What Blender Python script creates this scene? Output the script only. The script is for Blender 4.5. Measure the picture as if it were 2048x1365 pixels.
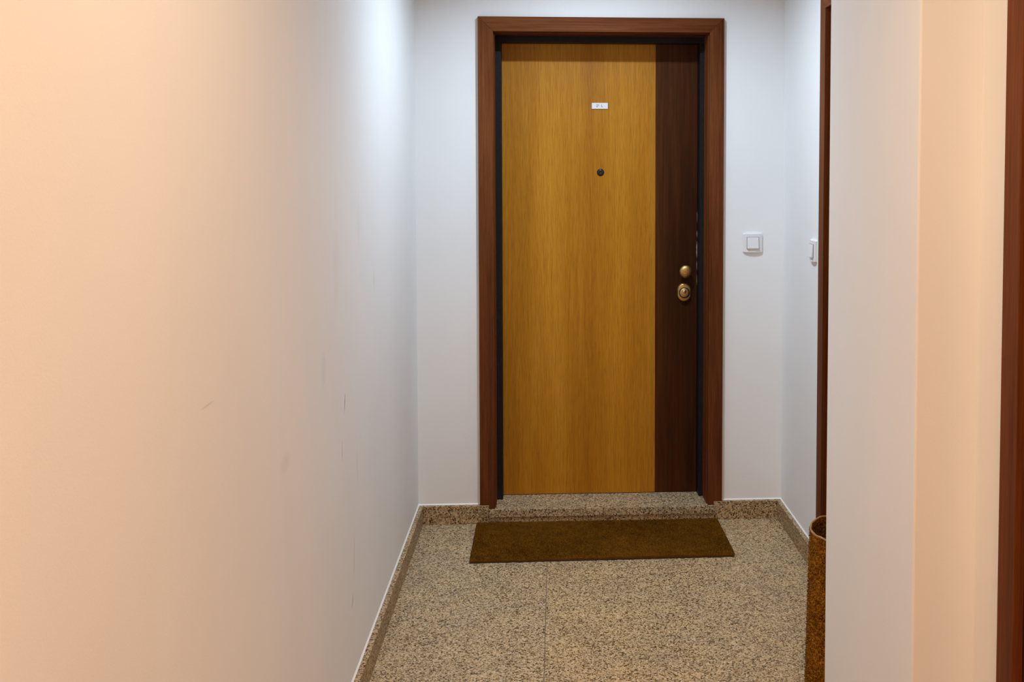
import bpy, bmesh, math, random
import numpy as np
from mathutils import Vector, Matrix

# ------------------------------------------------------------------ clear
for o in list(bpy.data.objects):
    bpy.data.objects.remove(o, do_unlink=True)
scene = bpy.context.scene
COL = scene.collection
random.seed(7)
RNG = np.random.default_rng(7)

# ------------------------------------------------------------------ camera
# world: X right, Y into the picture (back wall is Y = 0), Z up, metres
F, CX, CY = 2000.0, 1200.1, 421.1
CAM = Vector((0.0, -4.2476, 1.5166))
YAW, PITCH = 0.0546, 0.0421
fw = Vector((math.sin(YAW) * math.cos(PITCH), math.cos(YAW) * math.cos(PITCH), -math.sin(PITCH)))
rt = Vector((math.cos(YAW), -math.sin(YAW), 0))
up = rt.cross(fw)
cd = bpy.data.cameras.new('camera')
cam = bpy.data.objects.new('camera', cd)
COL.objects.link(cam)
m = Matrix((rt, up, -fw)).transposed().to_4x4()
m.translation = CAM
cam.matrix_world = m
cd.sensor_fit = 'HORIZONTAL'
cd.sensor_width = 36.0
cd.lens = 36.0 * F / 2048.0
cd.shift_x = (1024.0 - CX) / 2048.0
cd.shift_y = -(682.5 - CY) / 2048.0
cd.clip_start = 0.05
scene.camera = cam

# ------------------------------------------------------------------ world, light, exposure
w = bpy.data.worlds.new('world')
scene.world = w
w.use_nodes = True
w.node_tree.nodes['Background'].inputs[0].default_value = (1.0, 0.82, 0.66, 1)
w.node_tree.nodes['Background'].inputs[1].default_value = 0.0


def disk_light(name, loc, color, power, size, spread=180.0):
    d = bpy.data.lights.new(name, 'AREA')
    d.shape = 'DISK'
    d.size = size
    d.spread = math.radians(spread)
    d.color = color
    d.energy = power
    o = bpy.data.objects.new(name, d)
    o.location = loc
    COL.objects.link(o)
    return o


def point_light(name, loc, color, power, radius):
    d = bpy.data.lights.new(name, 'POINT')
    d.color = color
    d.energy = power
    d.shadow_soft_size = radius
    o = bpy.data.objects.new(name, d)
    o.location = loc
    COL.objects.link(o)
    return o


# frosted ceiling downlights: a cool one in the vestibule, a warm one over the landing; the rear warm disk is added, unseen fill
disk_light('vestibule_downlight', (0.21, -0.80, 2.555), (0.668, 0.836, 1.0), 22.2, 0.07, 150.0)
disk_light('landing_downlight', (0.15, -2.95, 2.66), (1.0, 0.72, 0.475), 13.6, 0.25, 138.0)
disk_light('landing_fill_rear', (0.15, -4.60, 2.66), (1.0, 0.59, 0.375), 27.6, 0.25, 150.0)


vs = scene.view_settings
vs.view_transform = 'Standard'
vs.look = 'None'
vs.gamma = 1.0
vs.use_curve_mapping = False
vs.exposure = 0.0

# ------------------------------------------------------------------ dimensions
XL, XR = -0.544, 1.0207          # vestibule side walls
XP, YP0, YP1 = 0.7318, -1.70, -2.3185   # pier: face, back edge, front edge
XQ = 0.8583                      # landing wall beyond the pier
YREAR = -6.2
ZC = 2.70
HB, TB = 0.079, 0.022            # stone skirting
TC = 0.020                       # casing thickness


# ------------------------------------------------------------------ materials
def new_mat(name):
    mt = bpy.data.materials.new(name)
    mt.use_nodes = True
    nt = mt.node_tree
    b = nt.nodes['Principled BSDF']
    return mt, nt, b


def N(nt, typ, **kw):
    n = nt.nodes.new(typ)
    for k, v in kw.items():
        if k in ('operation', 'blend_type', 'data_type', 'feature', 'noise_dimensions', 'distance', 'clamp', 'use_clamp'):
            setattr(n, k, v)
        else:
            n.inputs[k].default_value = v
    return n


def coords(nt, scale=(1, 1, 1), loc=(0, 0, 0), kind='Object'):
    tc = nt.nodes.new('ShaderNodeTexCoord')
    mp = nt.nodes.new('ShaderNodeMapping')
    mp.inputs['Scale'].default_value = scale
    mp.inputs['Location'].default_value = loc
    nt.links.new(tc.outputs[kind], mp.inputs['Vector'])
    return mp.outputs['Vector']


def noise(nt, vec, scale, detail=2.0, rough=0.5):
    n = nt.nodes.new('ShaderNodeTexNoise')
    n.inputs['Scale'].default_value = scale
    n.inputs['Detail'].default_value = detail
    n.inputs['Roughness'].default_value = rough
    nt.links.new(vec, n.inputs['Vector'])
    return n.outputs['Fac']


def ramp(nt, fac, stops):
    r = nt.nodes.new('ShaderNodeValToRGB')
    els = r.color_ramp.elements
    while len(els) > 1:
        els.remove(els[-1])
    els[0].position = stops[0][0]
    els[0].color = (*stops[0][1], 1)
    for p, c in stops[1:]:
        e = els.new(p)
        e.color = (*c, 1)
    nt.links.new(fac, r.inputs['Fac'])
    return r.outputs['Color']


def mix(nt, a, b, fac, mode='MIX'):
    n = nt.nodes.new('ShaderNodeMix')
    n.data_type = 'RGBA'
    n.blend_type = mode
    for sock, v in ((n.inputs[0], fac), (n.inputs[6], a), (n.inputs[7], b)):
        if hasattr(v, 'is_output'):
            nt.links.new(v, sock)
        elif isinstance(v, (tuple, list)):
            sock.default_value = (*v, 1) if len(v) == 3 else v
        else:
            sock.default_value = v
    return n.outputs[2]


def math_node(nt, op, a, b=0.0):
    n = nt.nodes.new('ShaderNodeMath')
    n.operation = op
    for i, v in enumerate((a, b)):
        if hasattr(v, 'is_output'):
            nt.links.new(v, n.inputs[i])
        else:
            n.inputs[i].default_value = v
    return n.outputs[0]


def bump(nt, b, height, strength, dist):
    n = nt.nodes.new('ShaderNodeBump')
    n.inputs['Strength'].default_value = strength
    n.inputs['Distance'].default_value = dist
    nt.links.new(height, n.inputs['Height'])
    nt.links.new(n.outputs['Normal'], b.inputs['Normal'])


def mat_wall(name, scuffs=False):
    mt, nt, b = new_mat(name)
    v = coords(nt)
    big = noise(nt, v, 2.2, 3)
    col = ramp(nt, big, [(0.3, (0.84, 0.838, 0.83)), (0.7, (0.87, 0.868, 0.86))])
    if scuffs:
        # a few dark rub marks at hand and bag height, each with a shape of its own
        sep = nt.nodes.new('ShaderNodeSeparateXYZ')
        tcn = nt.nodes.new('ShaderNodeTexCoord')
        nt.links.new(tcn.outputs['Object'], sep.inputs[0])
        wob = noise(nt, coords(nt, (1, 9, 9)), 3.0, 3)
        for (y, z, hy, hz, slant, amt) in SCUFFS:
            dy = math_node(nt, 'SUBTRACT', sep.outputs[1], y)
            dz = math_node(nt, 'SUBTRACT', sep.outputs[2], z)
            dy = math_node(nt, 'SUBTRACT', dy, math_node(nt, 'MULTIPLY', dz, slant))
            a = math_node(nt, 'POWER', math_node(nt, 'DIVIDE', dy, hy), 2.0)
            c = math_node(nt, 'POWER', math_node(nt, 'DIVIDE', dz, hz), 2.0)
            d = math_node(nt, 'SUBTRACT', 1.0, math_node(nt, 'ADD', a, c))
            d = math_node(nt, 'MAXIMUM', d, 0.0)
            d = math_node(nt, 'MULTIPLY', math_node(nt, 'MULTIPLY', d, wob), amt)
            col = mix(nt, col, (0.26, 0.24, 0.23), d)
    nt.links.new(col, b.inputs['Base Color'])
    b.inputs['Roughness'].default_value = 0.6
    b.inputs['Specular IOR Level'].default_value = 0.3
    h = noise(nt, v, 260.0, 3, 0.6)
    h2 = noise(nt, v, 14.0, 2)
    bump(nt, b, math_node(nt, 'ADD', h, math_node(nt, 'MULTIPLY', h2, 1.2)), 0.13, 0.0012)
    return mt


SCUFFS = [(-1.53, 0.88, 0.009, 0.03, 0.25, 1.3), (-1.57, 0.76, 0.007, 0.035, 0.0, 0.7), (-1.45, 0.30, 0.012, 0.02, 0.4, 0.9),
          (-1.36, 0.66, 0.006, 0.07, -0.1, 0.5), (-1.42, 0.42, 0.007, 0.08, 0.1, 0.5), (-1.78, 1.02, 0.03, 0.05, 0.0, 0.2),
          (-1.62, 1.25, 0.05, 0.14, 0.0, 0.10), (-2.15, 0.90, 0.05, 0.025, 0.0, 0.18), (-2.62, 1.135, 0.035, 0.0025, 0.0, 0.6),
          (-1.05, 1.16, 0.012, 0.05, 0.0, 0.3), (-1.30, 1.36, 0.03, 0.10, 0.0, 0.10)]


def mat_granite(name, tint=(1, 1, 1), offset=(0, 0, 0)):
    mt, nt, b = new_mat(name)
    v = coords(nt, loc=offset)
    wv = nt.nodes.new('ShaderNodeTexVoronoi')
    wv.inputs['Scale'].default_value = 225.0
    wv.inputs['Randomness'].default_value = 1.0
    nt.links.new(v, wv.inputs['Vector'])
    sep = nt.nodes.new('ShaderNodeSeparateColor')
    nt.links.new(wv.outputs['Color'], sep.inputs[0])
    base = ramp(nt, sep.outputs[0], [(0.0, (0.060, 0.038, 0.018)), (0.15, (0.115, 0.078, 0.040)), (0.28, (0.30, 0.215, 0.115)),
                                     (0.52, (0.46, 0.345, 0.195)), (0.78, (0.58, 0.445, 0.275)), (1.0, (0.66, 0.56, 0.41))])
    fine = noise(nt, v, 420.0, 2, 0.6)
    base = mix(nt, base, ramp(nt, fine, [(0.36, (0.40, 0.37, 0.33)), (0.60, (1.30, 1.30, 1.30))]), 0.85, 'MULTIPLY')
    cloud = noise(nt, v, 9.0, 3, 0.6)
    base = mix(nt, base, ramp(nt, cloud, [(0.35, (0.89, 0.89, 0.90)), (0.65, (1.10, 1.05, 0.95))]), 0.8, 'MULTIPLY')
    if tint != (1, 1, 1):
        base = mix(nt, base, tint, 1.0, 'MULTIPLY')
    nt.links.new(base, b.inputs['Base Color'])
    b.inputs['Roughness'].default_value = 0.45
    b.inputs['Specular IOR Level'].default_value = 0.22
    bump(nt, b, fine, 0.08, 0.0008)
    return mt


def mat_wood(name, axis, dark, mid, light, rough=0.38, band=None, fleck=0.35, coat=0.0, spec=0.13):
    """axis = index of the grain direction in object space"""
    mt, nt, b = new_mat(name)
    s1 = [7.0, 7.0, 7.0]
    s1[axis] = 0.55
    s2 = [95.0, 95.0, 95.0]
    s2[axis] = 2.6
    s3 = [420.0, 420.0, 420.0]
    s3[axis] = 14.0
    big = noise(nt, coords(nt, s1), 1.0, 3, 0.55)
    med = noise(nt, coords(nt, s2), 1.0, 4, 0.6)
    fin = noise(nt, coords(nt, s3), 1.0, 2, 0.6)
    g = math_node(nt, 'ADD', math_node(nt, 'MULTIPLY', big, 0.65), math_node(nt, 'MULTIPLY', med, 0.35))
    col = ramp(nt, g, [(0.36, dark), (0.5, mid), (0.64, light)])
    if band:
        col = band(nt, col)
    col = mix(nt, col, ramp(nt, fin, [(0.36, (0.55, 0.50, 0.45)), (0.52, (1, 1, 1)), (0.7, (1.12, 1.12, 1.1))]), fleck, 'MULTIPLY')
    nt.links.new(col, b.inputs['Base Color'])
    b.inputs['Roughness'].default_value = rough
    b.inputs['Specular IOR Level'].default_value = spec
    if coat:
        b.inputs['Coat Weight'].default_value = coat
        b.inputs['Coat Roughness'].default_value = 0.3
    bump(nt, b, math_node(nt, 'ADD', fin, med), 0.12, 0.0006)
    return mt


def oak_flitches(nt, col):
    # book-matched veneer leaves, each about 0.157 m wide: leaf tone alternates and the arched figure mirrors at the joints
    tcn = nt.nodes.new('ShaderNodeTexCoord')
    sep = nt.nodes.new('ShaderNodeSeparateXYZ')
    nt.links.new(tcn.outputs['Object'], sep.inputs[0])
    x = math_node(nt, 'DIVIDE', math_node(nt, 'ADD', sep.outputs[0], 0.3012), 0.1577)
    k = math_node(nt, 'FLOOR', x)
    fr = math_node(nt, 'FRACT', x)
    par = math_node(nt, 'MODULO', k, 2.0)
    mir = math_node(nt, 'ABSOLUTE', math_node(nt, 'SUBTRACT', fr, par))        # 0 on one joint, 1 on the next
    # arched figure: rings running up towards the joint where the leaves meet
    wob = noise(nt, coords(nt, (9, 9, 0.9)), 1.0, 3)
    ph = math_node(nt, 'SUBTRACT', math_node(nt, 'MULTIPLY', math_node(nt, 'POWER', mir, 0.8), 7.0), math_node(nt, 'MULTIPLY', sep.outputs[2], 1.1))
    ph = math_node(nt, 'ADD', ph, math_node(nt, 'MULTIPLY', wob, 2.6))
    ring = math_node(nt, 'FRACT', math_node(nt, 'MULTIPLY', ph, 1.6))
    col = mix(nt, col, ramp(nt, ring, [(0.0, (0.90, 0.87, 0.80)), (0.25, (1, 1, 1)), (0.8, (1.03, 1.03, 1.04)), (1.0, (0.90, 0.87, 0.80))]), 0.55, 'MULTIPLY')
    # leaf tone: pale at one joint, deeper orange at the other
    col = mix(nt, col, ramp(nt, mir, [(0.0, (1.10, 1.13, 1.35)), (0.55, (1.0, 1.0, 1.0)), (1.0, (0.93, 0.90, 0.75))]), 1.0, 'MULTIPLY')
    return col


def mat_plain(name, col, rough=0.5, metal=0.0, spec=0.5, noise_amt=0.0, nscale=60.0):
    mt, nt, b = new_mat(name)
    if noise_amt:
        f_ = noise(nt, coords(nt), nscale, 3, 0.6)
        lo = tuple(c * (1 - noise_amt) for c in col)
        hi = tuple(min(1, c * (1 + noise_amt)) for c in col)
        nt.links.new(ramp(nt, f_, [(0.35, lo), (0.65, hi)]), b.inputs['Base Color'])
    else:
        b.inputs['Base Color'].default_value = (*col, 1)
    b.inputs['Roughness'].default_value = rough
    b.inputs['Metallic'].default_value = metal
    b.inputs['Specular IOR Level'].default_value = spec
    return mt


def mat_coir(name, cols, scale=900.0, fine=0.6):
    mt, nt, b = new_mat(name)
    v = coords(nt)
    f1 = noise(nt, v, scale, 2, 0.7)
    f2 = noise(nt, v, 16.0, 3, 0.6)
    g = math_node(nt, 'ADD', math_node(nt, 'MULTIPLY', f1, fine), math_node(nt, 'MULTIPLY', f2, 1.0 - fine))
    nt.links.new(ramp(nt, g, [(0.36, cols[0]), (0.5, cols[1]), (0.66, cols[2])]), b.inputs['Base Color'])
    b.inputs['Roughness'].default_value = 0.95
    b.inputs['Specular IOR Level'].default_value = 0.08
    bump(nt, b, f1, 0.5, 0.003)
    return mt


M = {}
M['wall'] = mat_wall('plaster_wall')
M['wall_left'] = mat_wall('plaster_wall_scuffed', True)
M['ceiling'] = mat_plain('ceiling_paint', (0.88, 0.878, 0.87), 0.8, noise_amt=0.02)
M['granite'] = mat_granite('granite_floor')
M['granite_b'] = mat_granite('granite_floor_b', (1.03, 0.99, 0.93), (0.7, 1.3, 0.2))
M['granite_skirt'] = mat_granite('granite_skirting', (0.92, 0.87, 0.82), (2.1, 0.4, 0.9))
M['joint'] = mat_plain('joint_grout', (0.13, 0.105, 0.08), 0.9)
M['sealant'] = mat_plain('white_sealant', (0.86, 0.85, 0.84), 0.4)
RED = ((0.080, 0.021, 0.006), (0.140, 0.041, 0.012), (0.210, 0.072, 0.024))
M['red_v'] = mat_wood('mahogany_vertical', 2, *RED, rough=0.5, spec=0.06)
M['red_x'] = mat_wood('mahogany_across', 0, *RED, rough=0.5, spec=0.06)
M['strip'] = mat_wood('mahogany_strip', 2, (0.034, 0.0095, 0.0020), (0.060, 0.017, 0.0035), (0.100, 0.030, 0.006), rough=0.42)
M['oak'] = mat_wood('oak_veneer', 2, (0.39, 0.146, 0.003), (0.455, 0.180, 0.005), (0.52, 0.226, 0.012), rough=0.47, band=oak_flitches, fleck=0.45, spec=0.30)
M['steel'] = mat_plain('black_painted_steel', (0.0125, 0.0105, 0.011), 0.5, spec=0.2, noise_amt=0.15)
M['chip'] = mat_plain('bare_chipped_edge', (0.55, 0.47, 0.36), 0.7, noise_amt=0.2)
M['brass'] = mat_plain('aged_brass', (0.56, 0.36, 0.125), 0.45, metal=1.0, noise_amt=0.25, nscale=180)
M['nickel'] = mat_plain('worn_nickel', (0.62, 0.60, 0.56), 0.25, metal=1.0, noise_amt=0.1)
M['dark_hole'] = mat_plain('dark_keyway', (0.012, 0.010, 0.009), 0.6)
M['peep'] = mat_plain('dark_bronze', (0.035, 0.032, 0.036), 0.28, metal=0.6)
M['lens'] = mat_plain('lens_glass', (0.03, 0.035, 0.05), 0.08, spec=0.9)
M['plaque'] = mat_plain('white_plaque', (0.80, 0.80, 0.80), 0.4)
M['ink'] = mat_plain('black_ink', (0.02, 0.02, 0.02), 0.6)
M['switch'] = mat_plain('white_switch_plastic', (0.80, 0.79, 0.78), 0.32)
M['gap'] = mat_plain('switch_gap', (0.30, 0.29, 0.29), 0.7)
M['coir'] = mat_coir('coir_pile', ((0.066, 0.025, 0.001), (0.132, 0.051, 0.002), (0.235, 0.100, 0.007)), 900.0, 0.75)
M['coir_roll'] = mat_coir('coir_roll', ((0.050, 0.017, 0.001), (0.19, 0.070, 0.004), (0.50, 0.215, 0.022)), 190.0, 0.78)
M['coir_edge'] = mat_plain('coir_backing_edge', (0.36, 0.19, 0.075), 0.9, noise_amt=0.3, nscale=300)
M['rubber'] = mat_plain('mat_backing', (0.035, 0.02, 0.008), 0.9)


# ------------------------------------------------------------------ mesh helpers
def link(name, bm_, mat, parent=None, smooth=False, bevel=0.0, seg=2):
    me = bpy.data.meshes.new(name)
    bmesh.ops.recalc_face_normals(bm_, faces=bm_.faces[:])
    bm_.to_mesh(me)
    bm_.free()
    if smooth:
        for p in me.polygons:
            p.use_smooth = True
    me.materials.append(M[mat])
    o = bpy.data.objects.new(name, me)
    COL.objects.link(o)
    if parent:
        o.parent = parent
    if bevel:
        md = o.modifiers.new('bevel', 'BEVEL')
        md.width = bevel
        md.segments = seg
        md.limit_method = 'ANGLE'
        md.angle_limit = math.radians(40)
    return o


def box(bm_, x0, x1, y0, y1, z0, z1):
    vs_ = [bm_.verts.new(p) for p in ((x0, y0, z0), (x1, y0, z0), (x1, y1, z0), (x0, y1, z0),
                                      (x0, y0, z1), (x1, y0, z1), (x1, y1, z1), (x0, y1, z1))]
    for f_ in ((0, 1, 2, 3), (4, 5, 6, 7), (0, 1, 5, 4), (1, 2, 6, 5), (2, 3, 7, 6), (3, 0, 4, 7)):
        bm_.faces.new([vs_[i] for i in f_])


def box_obj(name, b, mat, parent=None, bevel=0.0):
    bm_ = bmesh.new()
    box(bm_, *b)
    return link(name, bm_, mat, parent, bevel=bevel)


def prism_xz(name, poly, y0, y1, mat, parent=None, bevel=0.0, smooth=False):
    """polygon in the XZ plane extruded from y0 to y1"""
    bm_ = bmesh.new()
    a = [bm_.verts.new((x, y0, z)) for x, z in poly]
    b = [bm_.verts.new((x, y1, z)) for x, z in poly]
    bm_.faces.new(a)
    bm_.faces.new(b[::-1])
    n = len(poly)
    for i in range(n):
        bm_.faces.new((a[i], a[(i + 1) % n], b[(i + 1) % n], b[i]))
    return link(name, bm_, mat, parent, bevel=bevel, smooth=smooth)


def lathe_y(name, prof, cx, cz, y0, mat, parent=None, n=40, sz=1.0, flat=0.0):
    """profile of (radius, y offset), turned about an axis along Y; flat stretches it into a stadium upright"""
    bm_ = bmesh.new()
    rings = []
    for r, y in prof:
        if r < 1e-6:
            rings.append([bm_.verts.new((cx, y0 + y, cz))])
            continue
        ring = []
        for i in range(n):
            a = 2 * math.pi * i / n
            zz = r * math.sin(a) * sz
            if flat:
                zz += flat if zz >= 0 else -flat
            ring.append(bm_.verts.new((cx + r * math.cos(a), y0 + y, cz + zz)))
        rings.append(ring)
    for A, B in zip(rings[:-1], rings[1:]):
        if len(A) == 1 or len(B) == 1:
            one, many = (A[0], B) if len(A) == 1 else (B[0], A)
            for i in range(n):
                bm_.faces.new((one, many[i], many[(i + 1) % n]))
        else:
            for i in range(n):
                bm_.faces.new((A[i], A[(i + 1) % n], B[(i + 1) % n], B[i]))
    return link(name, bm_, mat, parent, smooth=True)


def empty(name, loc=(0, 0, 0), rz=0.0):
    o = bpy.data.objects.new(name, None)
    o.location = loc
    o.rotation_euler = (0, 0, rz)
    o.empty_display_size = 0.1
    COL.objects.link(o)
    return o


def tag(o, label, cat, kind=None, group=None):
    o['label'] = label
    o['category'] = cat
    if kind:
        o['kind'] = kind
    if group:
        o['group'] = group
    return o


# ------------------------------------------------------------------ shell
# door openings (inner edge of the lining) in each wall
OX0, OX1, OZ = -0.2376, 0.7166, 2.1101


def wall_with_opening(name, along0, along1, op0, op1, top, thick, make):
    """boxes either side of and above an opening; make(a0, a1, z0, z1) gives box bounds"""
    bm_ = bmesh.new()
    box(bm_, *make(along0, op0, 0, ZC))
    box(bm_, *make(op1, along1, 0, ZC))
    box(bm_, *make(op0, op1, top, ZC))
    return link(name, bm_, 'wall')


wb = wall_with_opening('wall_back', XL, XR + 0.3, OX0, OX1, OZ, 0.3, lambda a, b, z0, z1: (a, b, 0.0, 0.3, z0, z1))
tag(wb, 'white painted wall around the oak entrance door', 'wall', 'structure')
wl = box_obj('wall_left', (XL - 0.2, XL, YREAR, 0.3, 0, ZC), 'wall_left')
tag(wl, 'long white side wall with faint scuff marks running up to the entrance', 'wall', 'structure')

# door 2 stands in the vestibule's side wall; its lining runs from D2A (far) towards the landing
D2A = -0.630           # outer edge of far casing
D3A = -2.460
DW = 1.0399            # casing outer width
wr = wall_with_opening('wall_right', -1.72, 0.0, D2A - DW + 0.0437, D2A - 0.0437, OZ, 0.3,
                       lambda a, b, z0, z1: (XR, XR + 0.3, a, b, z0, z1))
tag(wr, 'white side wall of the vestibule with a switch beside a wooden door frame', 'wall', 'structure')
bm = bmesh.new()
box(bm, XP, XR + 0.3, YP1, YP0, 0, ZC)
wp = link('wall_pier', bm, 'wall', bevel=0.004)
tag(wp, 'white wall pier projecting between the vestibule and the landing', 'wall', 'structure')
wq = wall_with_opening('wall_landing', YREAR, YP1, D3A - DW + 0.0437, D3A - 0.0437, OZ, 0.3,
                       lambda a, b, z0, z1: (XQ, XQ + 0.3, a, b, z0, z1))
tag(wq, 'warm lit landing wall around the wooden door frame beyond the pier', 'wall', 'structure')
wz = box_obj('wall_rear', (XL - 0.2, XQ + 0.3, YREAR - 0.2, YREAR, 0, ZC), 'wall')
tag(wz, 'plain white end wall of the landing facing the entrance door', 'wall', 'structure')
ce = box_obj('ceiling', (XL - 0.2, XR + 0.3, YREAR - 0.2, 0.3, ZC, ZC + 0.1), 'ceiling')
tag(ce, 'plain white painted ceiling over the landing', 'ceiling', 'structure')

# floor: dark joint bed with polished granite slabs laid on it
fl = box_obj('floor', (XL - 0.2, XR + 0.3, YREAR - 0.2, 0.3, -0.08, -0.0015), 'joint')
tag(fl, 'speckled beige granite slab floor with one long fine joint', 'floor', 'structure')
JX = 0.0
rows_y = [0.0, -1.47, -2.94, -4.41, YREAR]
k = 0
g = 0.0011
for i in range(4):
    ya, yb = rows_y[i], rows_y[i + 1]
    for (xa, xb) in ((XL, JX), (JX, XR)):
        bm = bmesh.new()
        box(bm, xa + g, xb - g, yb + g, ya - g, -0.02, 0.0)
        # shear the long joint a trifle, as laid
        for v_ in bm.verts:
            if abs(v_.co.x - JX) < 0.01:
                v_.co.x += 0.0090 + 0.0125 * v_.co.y
        link('granite_slab', bm, 'granite' if k % 2 == 0 else 'granite_b', fl)
        k += 1


# skirting
def skirt(name, b, label, seal):
    o = box_obj(name, b, 'granite_skirt', bevel=0.0012)
    tag(o, label, 'skirting', 'structure')
    if seal:
        bm_ = bmesh.new()
        s = 0.0048
        (axis, wallc, a0, a1, sgn) = seal
        z = HB
        if axis == 'x':   # runs along x against a wall at y = wallc
            pts = [(wallc, z), (wallc - s, z), (wallc, z + s * 0.9)]
            A = [bm_.verts.new((a0, y, zz)) for y, zz in pts]
            B = [bm_.verts.new((a1, y, zz)) for y, zz in pts]
        else:
            pts = [(wallc, z), (wallc + sgn * s, z), (wallc, z + s * 0.9)]
            A = [bm_.verts.new((x, a0, zz)) for x, zz in pts]
            B = [bm_.verts.new((x, a1, zz)) for x, zz in pts]
        bm_.faces.new(A)
        bm_.faces.new(B[::-1])
        for i_ in range(3):
            bm_.faces.new((A[i_], A[(i_ + 1) % 3], B[(i_ + 1) % 3], B[i_]))
        link('sealant_bead', bm_, 'sealant', o)
    return o


NL, NR = -0.2431, 0.7234
skirt('baseboard_back_left', (XL + TB, NL, -TB, 0, 0, HB), 'short brown granite skirting between the long scuffed wall and the entrance door', ('x', 0.0, XL, -0.2813, 1))
skirt('baseboard_back_right', (NR, XR - TB, -TB, 0, 0, HB), 'short brown granite skirting under the wall switch beside the entrance door', ('x', 0.0, 0.7586, XR, 1))
skirt('baseboard_left', (XL, XL + TB, YREAR, 0, 0, HB), 'long granite skirting along the scuffed white wall', ('y', XL, YREAR, 0, 1))
skirt('baseboard_right', (XR - TB, XR, D2A, 0, 0, HB), 'granite skirting running from the corner to the rolled mat', ('y', XR, D2A, 0, -1))
skirt('baseboard_pier', (XP - TB, XP, YP1, YP0, 0, HB), 'granite skirting along the foot of the projecting wall pier', None)


# ------------------------------------------------------------------ doors
def paint_door(root, casing_rows, lin_v='red_v', lin_x='red_x'):
    """casing, lining and steel frame in the entrance door's own coordinates (wall face at y = 0)"""
    XA, XB, ZT = -0.2813, 0.7586, 2.1517
    XAi, XBi, ZTi = -0.2176, 0.6966, 2.0901
    zb0, zb1 = casing_rows     # foot of the casing over the skirting / over the threshold
    c = 0.0
    if zb0 > zb1:
        left = [(XA, zb0), (NL, zb0), (NL, zb1), (XAi, zb1), (XAi, ZTi), (XA, ZT)]
        right = [(XB, ZT), (XBi, ZTi), (XBi, zb1), (NR, zb1), (NR, zb0), (XB, zb0)]
    else:
        left = [(XA, zb1), (XAi, zb1), (XAi, ZTi), (XA, ZT)]
        right = [(XB, ZT), (XBi, ZTi), (XBi, zb1), (XB, zb1)]
    prism_xz('casing_side', left, -TC, c, 'red_v', root, bevel=0.0015)
    prism_xz('casing_side', right, -TC, c, 'red_v', root, bevel=0.0015)
    prism_xz('casing_head', [(XA, ZT), (XAi, ZTi), (XBi, ZTi), (XB, ZT)], -TC, c, 'red_x', root, bevel=0.0015)
    # lining behind the casing, 4 mm proud of its inner edge
    s = 0.004
    box_obj('lining_side', (OX0, XAi + s, 0.0, 0.10, zb1, ZTi), lin_v, root, bevel=0.001)
    box_obj('lining_side', (XBi - s, OX1, 0.0, 0.10, zb1, ZTi), lin_v, root, bevel=0.001)
    box_obj('lining_head', (OX0, OX1, 0.0, 0.10, ZTi - s, OZ), lin_x, root, bevel=0.001)
    # black pressed steel frame
    x0, x1, zt = -0.1885, 0.6705, 2.0605
    box_obj('steel_frame_side', (OX0, x0, 0.10, 0.20, zb1, zt), 'steel', root, bevel=0.001)
    box_obj('steel_frame_side', (x1 + 0.004, OX1, 0.10, 0.20, zb1, zt), 'steel', root, bevel=0.001)
    box_obj('steel_frame_head', (OX0, OX1, 0.10, 0.20, zt, OZ), 'steel', root, bevel=0.001)


# entrance door -----------------------------------------------------
ZTH = 0.063
d1 = empty('door_1', (0, 0, 0))
tag(d1, 'golden oak veneer entrance door with dark strip, brass knob and red-brown frame', 'door', 'structure')
paint_door(d1, (HB, ZTH))
leaf = box_obj('leaf', (-0.196, 0.6725, 0.1605, 0.205, ZTH + 0.002, 2.068), 'steel', d1)
box_obj('oak_panel', (-0.196, 0.486, 0.1600, 0.1640, ZTH + 0.003, 2.068), 'oak', leaf)
stp = box_obj('dark_strip', (0.486, 0.6725, 0.1602, 0.1640, ZTH + 0.003, 2.068), 'strip', leaf)
stp['label'] = 'dark red-brown wooden strip on lock side'
# chipped slivers along the lock edge
for z, h, wd in ((1.155, 0.075, 0.0040), (1.085, 0.040, 0.0026), (1.225, 0.030, 0.0016), (1.300, 0.045, 0.0012), (1.020, 0.050, 0.0012)):
    n = 7
    pts = [(0.6726, z - h / 2 + h * i / (n - 1)) for i in range(n)]
    inner = [(0.6726 - wd * (0.35 + 0.65 * random.random()) * math.sin(math.pi * (i + 0.35) / (n - 0.3)), z - h / 2 + h * i / (n - 1)) for i in range(n - 1, -1, -1)]
    prism_xz('edge_chip', pts + inner, 0.1594, 0.1606, 'chip', leaf)

# number plate "2º L"
pl = box_obj('number_plate', (0.2044, 0.2749, 0.1568, 0.1600, 1.7779, 1.8040), 'plaque', d1, bevel=0.0005)
pl['label'] = 'small white number plate reading 2º L'
cu = bpy.data.curves.new('number_text', 'FONT')
cu.body = '2º  L'
cu.size = 0.0155
cu.align_x = 'CENTER'
cu.align_y = 'CENTER'
cu.extrude = 0.0002
tmp = bpy.data.objects.new('tmp_text', cu)
COL.objects.link(tmp)
bpy.context.view_layer.update()
me = bpy.data.meshes.new_from_object(tmp.evaluated_get(bpy.context.evaluated_depsgraph_get()))
bpy.data.objects.remove(tmp, do_unlink=True)
me.transform(Matrix.Translation((0.2385, 0.1566, 1.7905)) @ Matrix.Rotation(math.radians(90), 4, 'X'))
me.materials.clear()
me.materials.append(M['ink'])
tx = bpy.data.objects.new('number_text', me)
COL.objects.link(tx)
tx.parent = pl

# peephole
pe = lathe_y('peephole', [(0.0, -0.0062), (0.0055, -0.0062), (0.0070, -0.0072), (0.0110, -0.0062), (0.0150, -0.0030), (0.0160, 0.0), (0.0, 0.0)],
             0.2429, 1.4987, 0.1600, 'peep', d1)
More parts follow.
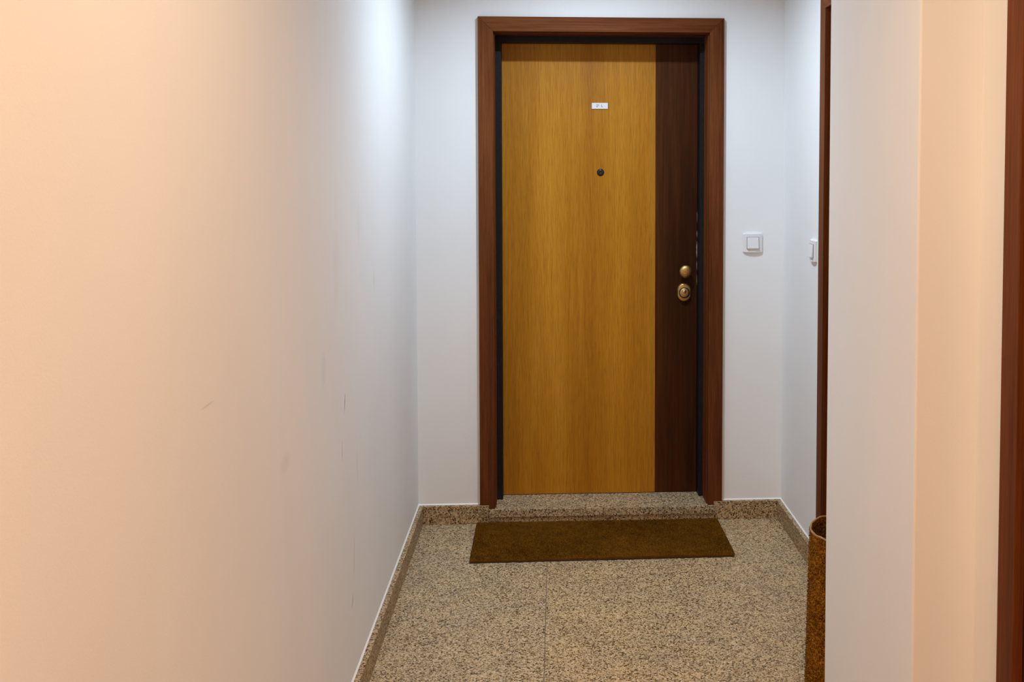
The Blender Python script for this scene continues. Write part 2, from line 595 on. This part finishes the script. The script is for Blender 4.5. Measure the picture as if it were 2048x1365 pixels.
# knob
kn = lathe_y('door_knob', [(0.0, -0.0470), (0.008, -0.0467), (0.016, -0.0452), (0.0230, -0.0420), (0.0275, -0.0370), (0.0288, -0.0320), (0.0278, -0.0275),
                           (0.0215, -0.0225), (0.0135, -0.0190), (0.0120, -0.0120), (0.0125, -0.004), (0.0200, -0.0025), (0.0210, 0.0), (0.0, 0.0)],
             0.6185, 1.0605, 0.1600, 'brass', d1)
kn['label'] = 'round aged brass door knob'
# lock escutcheon, ring groove, protector and key cylinder
es = lathe_y('lock_escutcheon', [(0.0, -0.0150), (0.0245, -0.0150), (0.0275, -0.0140), (0.0298, -0.0105), (0.0308, -0.0050), (0.0310, 0.0), (0.0, 0.0)],
             0.6150, 0.9655, 0.1600, 'brass', d1, n=48, flat=0.0105)
es['label'] = 'oval aged brass lock escutcheon'
lathe_y('lock_groove', [(0.0, -0.0154), (0.0240, -0.0154), (0.0245, -0.0150), (0.0, -0.0149)], 0.6150, 0.9640, 0.1600, 'dark_hole', es)
lathe_y('lock_protector', [(0.0, -0.0200), (0.0150, -0.0200), (0.0185, -0.0192), (0.0203, -0.0172), (0.0207, -0.0151), (0.0, -0.0150)], 0.6150, 0.9640, 0.1600, 'brass', es)
lathe_y('key_cylinder', [(0.0, -0.0212), (0.0075, -0.0212), (0.0082, -0.0205), (0.0083, -0.0199), (0.0, -0.0198)], 0.6150, 0.9690, 0.1600, 'nickel', es)
prism_xz('keyway', [(0.6135 - 0.0035, 0.9665), (0.6150 - 0.0020, 0.9655), (0.6185, 0.9720), (0.6170, 0.9735)], 0.1386, 0.1390, 'dark_hole', es)

# granite threshold: slab with a nosing over a riser
th = empty('trim_1', (0.24, -0.03, 0))
tag(th, 'raised granite threshold step under the oak entrance door', 'threshold', 'structure')
o = box_obj('threshold_slab', (NL + 0.0006, NR - 0.0006, -0.0310, 0.24, 0.0295, ZTH), 'granite', bevel=0.0015)
o.parent = th
o.matrix_parent_inverse = Matrix.Translation((-0.24, 0.03, 0))
o = box_obj('threshold_riser', (NL + 0.0006, NR - 0.0006, -0.0265, 0.20, 0.0, 0.0293), 'granite_skirt')
o.parent = th
o.matrix_parent_inverse = Matrix.Translation((-0.24, 0.03, 0))

# side doors: the same frame turned into the side walls --------------
def side_door(name, x, y_far, label, lin='red_v'):
    # local x -> -Y of the room, local y -> +X (into the wall)
    r = empty(name, (x, 0, 0))
    r.rotation_euler = (0, 0, -math.pi / 2)
    # local (lx, ly) -> world (ly + x, -lx + oy)
    r.location = (x, y_far - 0.2813, 0)
    tag(r, label, 'door', 'structure')
    paint_door(r, (0.0, 0.0), lin, lin)
    lf = box_obj('leaf', (-0.196, 0.6725, 0.1605, 0.205, 0.004, 2.068), 'steel', r)
    box_obj('oak_panel', (-0.196, 0.486, 0.1600, 0.1640, 0.005, 2.068), 'oak', lf)
    box_obj('dark_strip', (0.486, 0.6725, 0.1602, 0.1640, 0.005, 2.068), 'strip', lf)
    lathe_y('door_knob', [(0.0, -0.0480), (0.016, -0.0455), (0.0262, -0.0360), (0.0272, -0.0310), (0.0215, -0.0225), (0.0120, -0.0120), (0.0200, -0.0025), (0.0210, 0.0), (0.0, 0.0)],
            0.6185, 1.0, 0.1600, 'brass', lf, n=24)
    return r


side_door('door_2', XR, D2A, 'red-brown wooden door frame in the side wall behind the rolled mat')
side_door('door_3', XQ, D3A, 'orange-lit wooden door frame on the landing wall beyond the pier', 'strip')  # lining in dark strip wood: recess shade put into the colour


# ------------------------------------------------------------------ light switches
def light_switch(loc, rz, label):
    root = empty('light_switch', loc, rz)
    tag(root, label, 'light switch')
    # local: x along wall, -y out of the wall, z up; plate bowed outwards across its width
    wd, ht = 0.082, 0.084
    n = 14
    bm_ = bmesh.new()
    prev = None
    secs = []
    for i in range(n + 1):
        t = -1 + 2 * i / n
        x = t * wd / 2
        th_ = 0.0068 + 0.0052 * (1 - t * t)
        e = 0.0026
        zt = ht / 2 - (0.003 if abs(t) > 0.97 else 0.0)
        secs.append([bm_.verts.new(p) for p in ((x, 0, -zt), (x, -th_ + e, -zt), (x, -th_, -zt + e), (x, -th_, zt - e), (x, -th_ + e, zt), (x, 0, zt))])
    for A, B in zip(secs[:-1], secs[1:]):
        for j in range(6):
            bm_.faces.new((A[j], A[(j + 1) % 6], B[(j + 1) % 6], B[j]))
    bm_.faces.new(secs[0])
    bm_.faces.new(secs[-1][::-1])
    link('switch_plate', bm_, 'switch', root)
    box_obj('rocker_gap', (-0.0262, 0.0262, -0.0122, -0.004, -0.0262, 0.0262), 'gap', root)
    # rocker, pressed at the top, standing proud at the bottom
    bm_ = bmesh.new()
    h = 0.0245
    prof = [(-h, -0.006), (-h, -0.0178), (-h + 0.002, -0.0184), (0.0, -0.0158), (h - 0.001, -0.0132), (h, -0.0126), (h, -0.006)]
    A = [bm_.verts.new((-h, y, z)) for z, y in prof]
    B = [bm_.verts.new((h, y, z)) for z, y in prof]
    bm_.faces.new(A)
    bm_.faces.new(B[::-1])
    for j in range(len(prof)):
        jj = (j + 1) % len(prof)
        bm_.faces.new((A[j], A[jj], B[jj], B[j]))
    link('rocker', bm_, 'switch', root, bevel=0.0008)
    return root


light_switch((0.888, 0.0, 1.196), 0.0, 'white square light switch beside the entrance door frame')
light_switch((XR, -0.505, 1.203), -math.pi / 2, 'white light switch on the side wall, half hidden by a wooden door frame')


# ------------------------------------------------------------------ mats
def blades(base, nrm, tang, length, width, lean):
    """thin fibre blades: arrays of base points, normals, tangents -> verts, faces"""
    n = len(base)
    ang = RNG.uniform(0, 2 * np.pi, n)
    bit = np.cross(nrm, tang)
    side = tang * np.cos(ang)[:, None] + bit * np.sin(ang)[:, None]
    ang2 = RNG.uniform(0, 2 * np.pi, n)
    ln = tang * np.cos(ang2)[:, None] + bit * np.sin(ang2)[:, None]
    L = length * RNG.uniform(0.55, 1.1, n)[:, None]
    tip = base + nrm * L + ln * L * lean * RNG.uniform(0.2, 1.0, n)[:, None]
    a = base - side * width / 2
    b = base + side * width / 2
    v = np.stack([a, b, tip + side * width * 0.2, tip - side * width * 0.2], 1).reshape(-1, 3)
    f_ = np.arange(4 * n).reshape(-1, 4)
    return v, f_


def raw_mesh(name, v, f_, mat, parent):
    me_ = bpy.data.meshes.new(name)
    me_.from_pydata(v.tolist(), [], f_.tolist())
    me_.materials.append(M[mat])
    o_ = bpy.data.objects.new(name, me_)
    COL.objects.link(o_)
    o_.parent = parent
    return o_


# flat doormat
mt_root = empty('doormat', (0.219, -0.245, 0))
tag(mt_root, 'brown coir doormat lying flat before the oak door', 'doormat')
# corners relative to the root: back-left, back-right, front-right, front-left
C4 = np.array([(-0.511, 0.2030), (0.5120, 0.2030), (0.5145, -0.1945), (-0.5105, -0.2060)])


def quad_pt(u, v_):
    return (C4[0][None] * ((1 - u) * (1 - v_))[:, None] + C4[1][None] * (u * (1 - v_))[:, None]
            + C4[2][None] * (u * v_)[:, None] + C4[3][None] * ((1 - u) * v_)[:, None])


TH_B, TH_P = 0.0060, 0.0120
nx, ny = 70, 28
uu, vv = np.meshgrid(np.linspace(0, 1, nx + 1), np.linspace(0, 1, ny + 1))
P2 = quad_pt(uu.ravel(), vv.ravel())
edge = ((uu.ravel() == 0) | (uu.ravel() == 1) | (vv.ravel() == 0) | (vv.ravel() == 1))
P2[edge] += RNG.normal(0, 0.0009, (edge.sum(), 2))
ripple = 0.0012 * np.sin(uu.ravel() * 7) * np.cos(vv.ravel() * 3) + RNG.normal(0, 0.0004, len(P2))


def slab_mesh(name, z0, ztop, mat, parent):
    n = len(P2)
    top = np.column_stack([P2, ztop])
    bot = np.column_stack([P2, np.full(n, z0)])
    v = np.vstack([top, bot])
    idx = np.arange(n).reshape(ny + 1, nx + 1)
    f_ = []
    for j in range(ny):
        for i in range(nx):
            f_.append((idx[j, i], idx[j + 1, i], idx[j + 1, i + 1], idx[j, i + 1]))
    ring = list(idx[0, :]) + list(idx[1:, -1]) + list(idx[-1, -2::-1]) + list(idx[-2:0:-1, 0])
    for i in range(len(ring)):
        a, b = ring[i], ring[(i + 1) % len(ring)]
        f_.append((a, b, b + n, a + n))
    f_.append(tuple(r + n for r in ring))
    me_ = bpy.data.meshes.new(name)
    me_.from_pydata(v.tolist(), [], f_)
    me_.materials.append(M[mat])
    o_ = bpy.data.objects.new(name, me_)
    COL.objects.link(o_)
    o_.parent = parent
    return o_


slab_mesh('backing', 0.0003, np.full(len(P2), TH_B), 'rubber', mt_root)
slab_mesh('pile_body', TH_B, TH_P + ripple, 'coir', mt_root)
n = 42000
bu, bv = RNG.uniform(0, 1, n), RNG.uniform(0, 1, n)
bp = quad_pt(bu, bv)
base = np.column_stack([bp, np.full(n, TH_P - 0.001)])
nr = np.tile((0, 0, 1.0), (n, 1))
tg = np.tile((1.0, 0, 0), (n, 1))
v, f_ = blades(base, nr, tg, 0.0052, 0.0017, 0.7)
# edge fringe
ne = 5000
s_ = RNG.uniform(0, 4, ne)
s_ = s_[(s_ < 2) | (s_ > 3)]
ne = len(s_)
us = np.where(s_ < 1, s_, np.where(s_ < 2, 1.0, np.where(s_ < 3, 3 - s_, 0.0)))
vs2 = np.where(s_ < 1, 0.0, np.where(s_ < 2, s_ - 1, np.where(s_ < 3, 1.0, 4 - s_)))
ep = quad_pt(us, vs2)
on = np.where((s_ < 1)[:, None], (0, 1.0), np.where((s_ < 2)[:, None], (1.0, 0), np.where((s_ < 3)[:, None], (0, -1.0), (-1.0, 0))))
eb = np.column_stack([ep, RNG.uniform(TH_B, TH_P, ne)])
en = np.column_stack([on * 0.5, np.full(ne, 0.8)])
en /= np.linalg.norm(en, axis=1)[:, None]
et = np.column_stack([-on[:, 1], on[:, 0], np.zeros(ne)])
v2, f2 = blades(eb, en, et, 0.0045, 0.0015, 0.6)
pile = raw_mesh('coir_pile', np.vstack([v, v2]), np.vstack([f_, f2 + len(v)]), 'coir', mt_root)
pile['kind'] = 'stuff'

# rolled mat standing on end behind the pier
RX, RY, RH = 0.8780, -1.5263, 0.500
rm = empty('rolled_mat', (RX, RY, 0))
tag(rm, 'orange-brown coir mat rolled into a tube standing upright behind the pier', 'doormat')
TT = 0.0055
NT, NZ = 130, 120
TURN = 2 * math.pi * 1.22
A0 = math.radians(-70)
a_ = np.linspace(0, TURN, NT + 1)
# outer face: an oval spiral closing inwards
shrink = np.clip((a_ - 2 * math.pi) / (2 * math.pi), 0, 1) * 0.08 + a_ / TURN * 0.012
rx, ry = np.where(np.cos(A0 - a_) < 0, 0.1390, 0.1060) - shrink, 0.1440 - shrink
ox, oy = rx * np.cos(A0 - a_), ry * np.sin(A0 - a_)
ix, iy = (rx - TT) * np.cos(A0 - a_), (ry - TT) * np.sin(A0 - a_)
zs = np.linspace(0.0, RH, NZ + 1)
top_wob = 0.0022 * np.sin(a_ * 5.3) + 0.0012 * np.sin(a_ * 13.7)


def shell(px, py, jit):
    V = []
    for kz, z in enumerate(zs):
        zz = z + (top_wob if kz == NZ else 0.0)
        j = RNG.normal(0, jit, len(px))
        rib = 0.0007 * np.sin(z * 2 * math.pi / 0.0215)
        rr = np.hypot(px, py)
        V.append(np.column_stack([px * (1 + (j + rib) / rr), py * (1 + (j + rib) / rr), np.full(len(px), z) if kz < NZ else zz]))
    return np.vstack(V)




def flare(v_):
    # the roll opens slightly towards its foot
    k_ = 1.0 + 0.075 * np.clip(1.0 - v_[:, 2] / RH, 0, 1)
    v_[:, 0] *= k_
    v_[:, 1] *= k_
    return v_


VO, VI = flare(shell(ox, oy, 0.0006)), flare(shell(ix, iy, 0.0006))
W = NT + 1
fo, fi = [], []
for kz in range(NZ):
    for i in range(NT):
        q = (kz * W + i, kz * W + i + 1, (kz + 1) * W + i + 1, (kz + 1) * W + i)
        fo.append(q[::-1])
        fi.append(q)
off = len(VO)
faces = fo + [tuple(x + off for x in q) for q in fi]
for i in (0, NT):     # the two end edges of the sheet
    for kz in range(NZ):
        faces.append((kz * W + i, (kz + 1) * W + i, off + (kz + 1) * W + i, off + kz * W + i))
for i in range(NT):   # underside
    faces.append((i, i + 1, off + i + 1, off + i))
body = raw_mesh('mat_sheet', np.vstack([VO, VI]), np.array(faces), 'coir_roll', rm)
# pale cut edge along the top, a little proud
kz = NZ
te_o, te_i = VO[kz * W:(kz + 1) * W], VI[kz * W:(kz + 1) * W]
mid = (te_o + te_i) / 2
hw = 0.30
eo, ei = mid + (te_o - mid) * 0.5, mid + (te_i - mid) * 0.5
E = np.vstack([te_o, eo + (0, 0, 0.0022), ei + (0, 0, 0.0022), te_i])
fe = []
for r_ in range(3):
    for i in range(NT):
        fe.append((r_ * W + i, r_ * W + i + 1, (r_ + 1) * W + i + 1, (r_ + 1) * W + i))
raw_mesh('cut_edge', E, np.array(fe), 'coir_edge', rm)
# fibres on both faces
n = 34000
ia = RNG.uniform(0, NT - 1e-3, n)
i0 = ia.astype(int)
t_ = (ia - i0)[:, None]
pz = RNG.uniform(0.004, RH - 0.004, n)
out = RNG.uniform(0, 1, n) < 0.6


def at(px, py):
    q = np.column_stack([px, py])
    return q[i0] * (1 - t_) + q[i0 + 1] * t_


po, pi_ = at(ox, oy), at(ix, iy)
pp = np.where(out[:, None], po, pi_)
nn = po / np.linalg.norm(po, axis=1)[:, None]
nn = np.where(out[:, None], nn, -nn)
base = np.column_stack([pp, pz])
nrm = np.column_stack([nn, np.zeros(n)])
tan = np.column_stack([-nn[:, 1], nn[:, 0], np.zeros(n)])
v, f_ = blades(base, nrm, tan, 0.0042, 0.0022, 1.8)
hz_ok = v[:, 2] > 0.0005
v[:, 2] = np.clip(v[:, 2], 0.0005, RH + 0.003)
v = flare(v)
fuzz = raw_mesh('coir_fibres', v, f_, 'coir_roll', rm)
fuzz['kind'] = 'stuff'
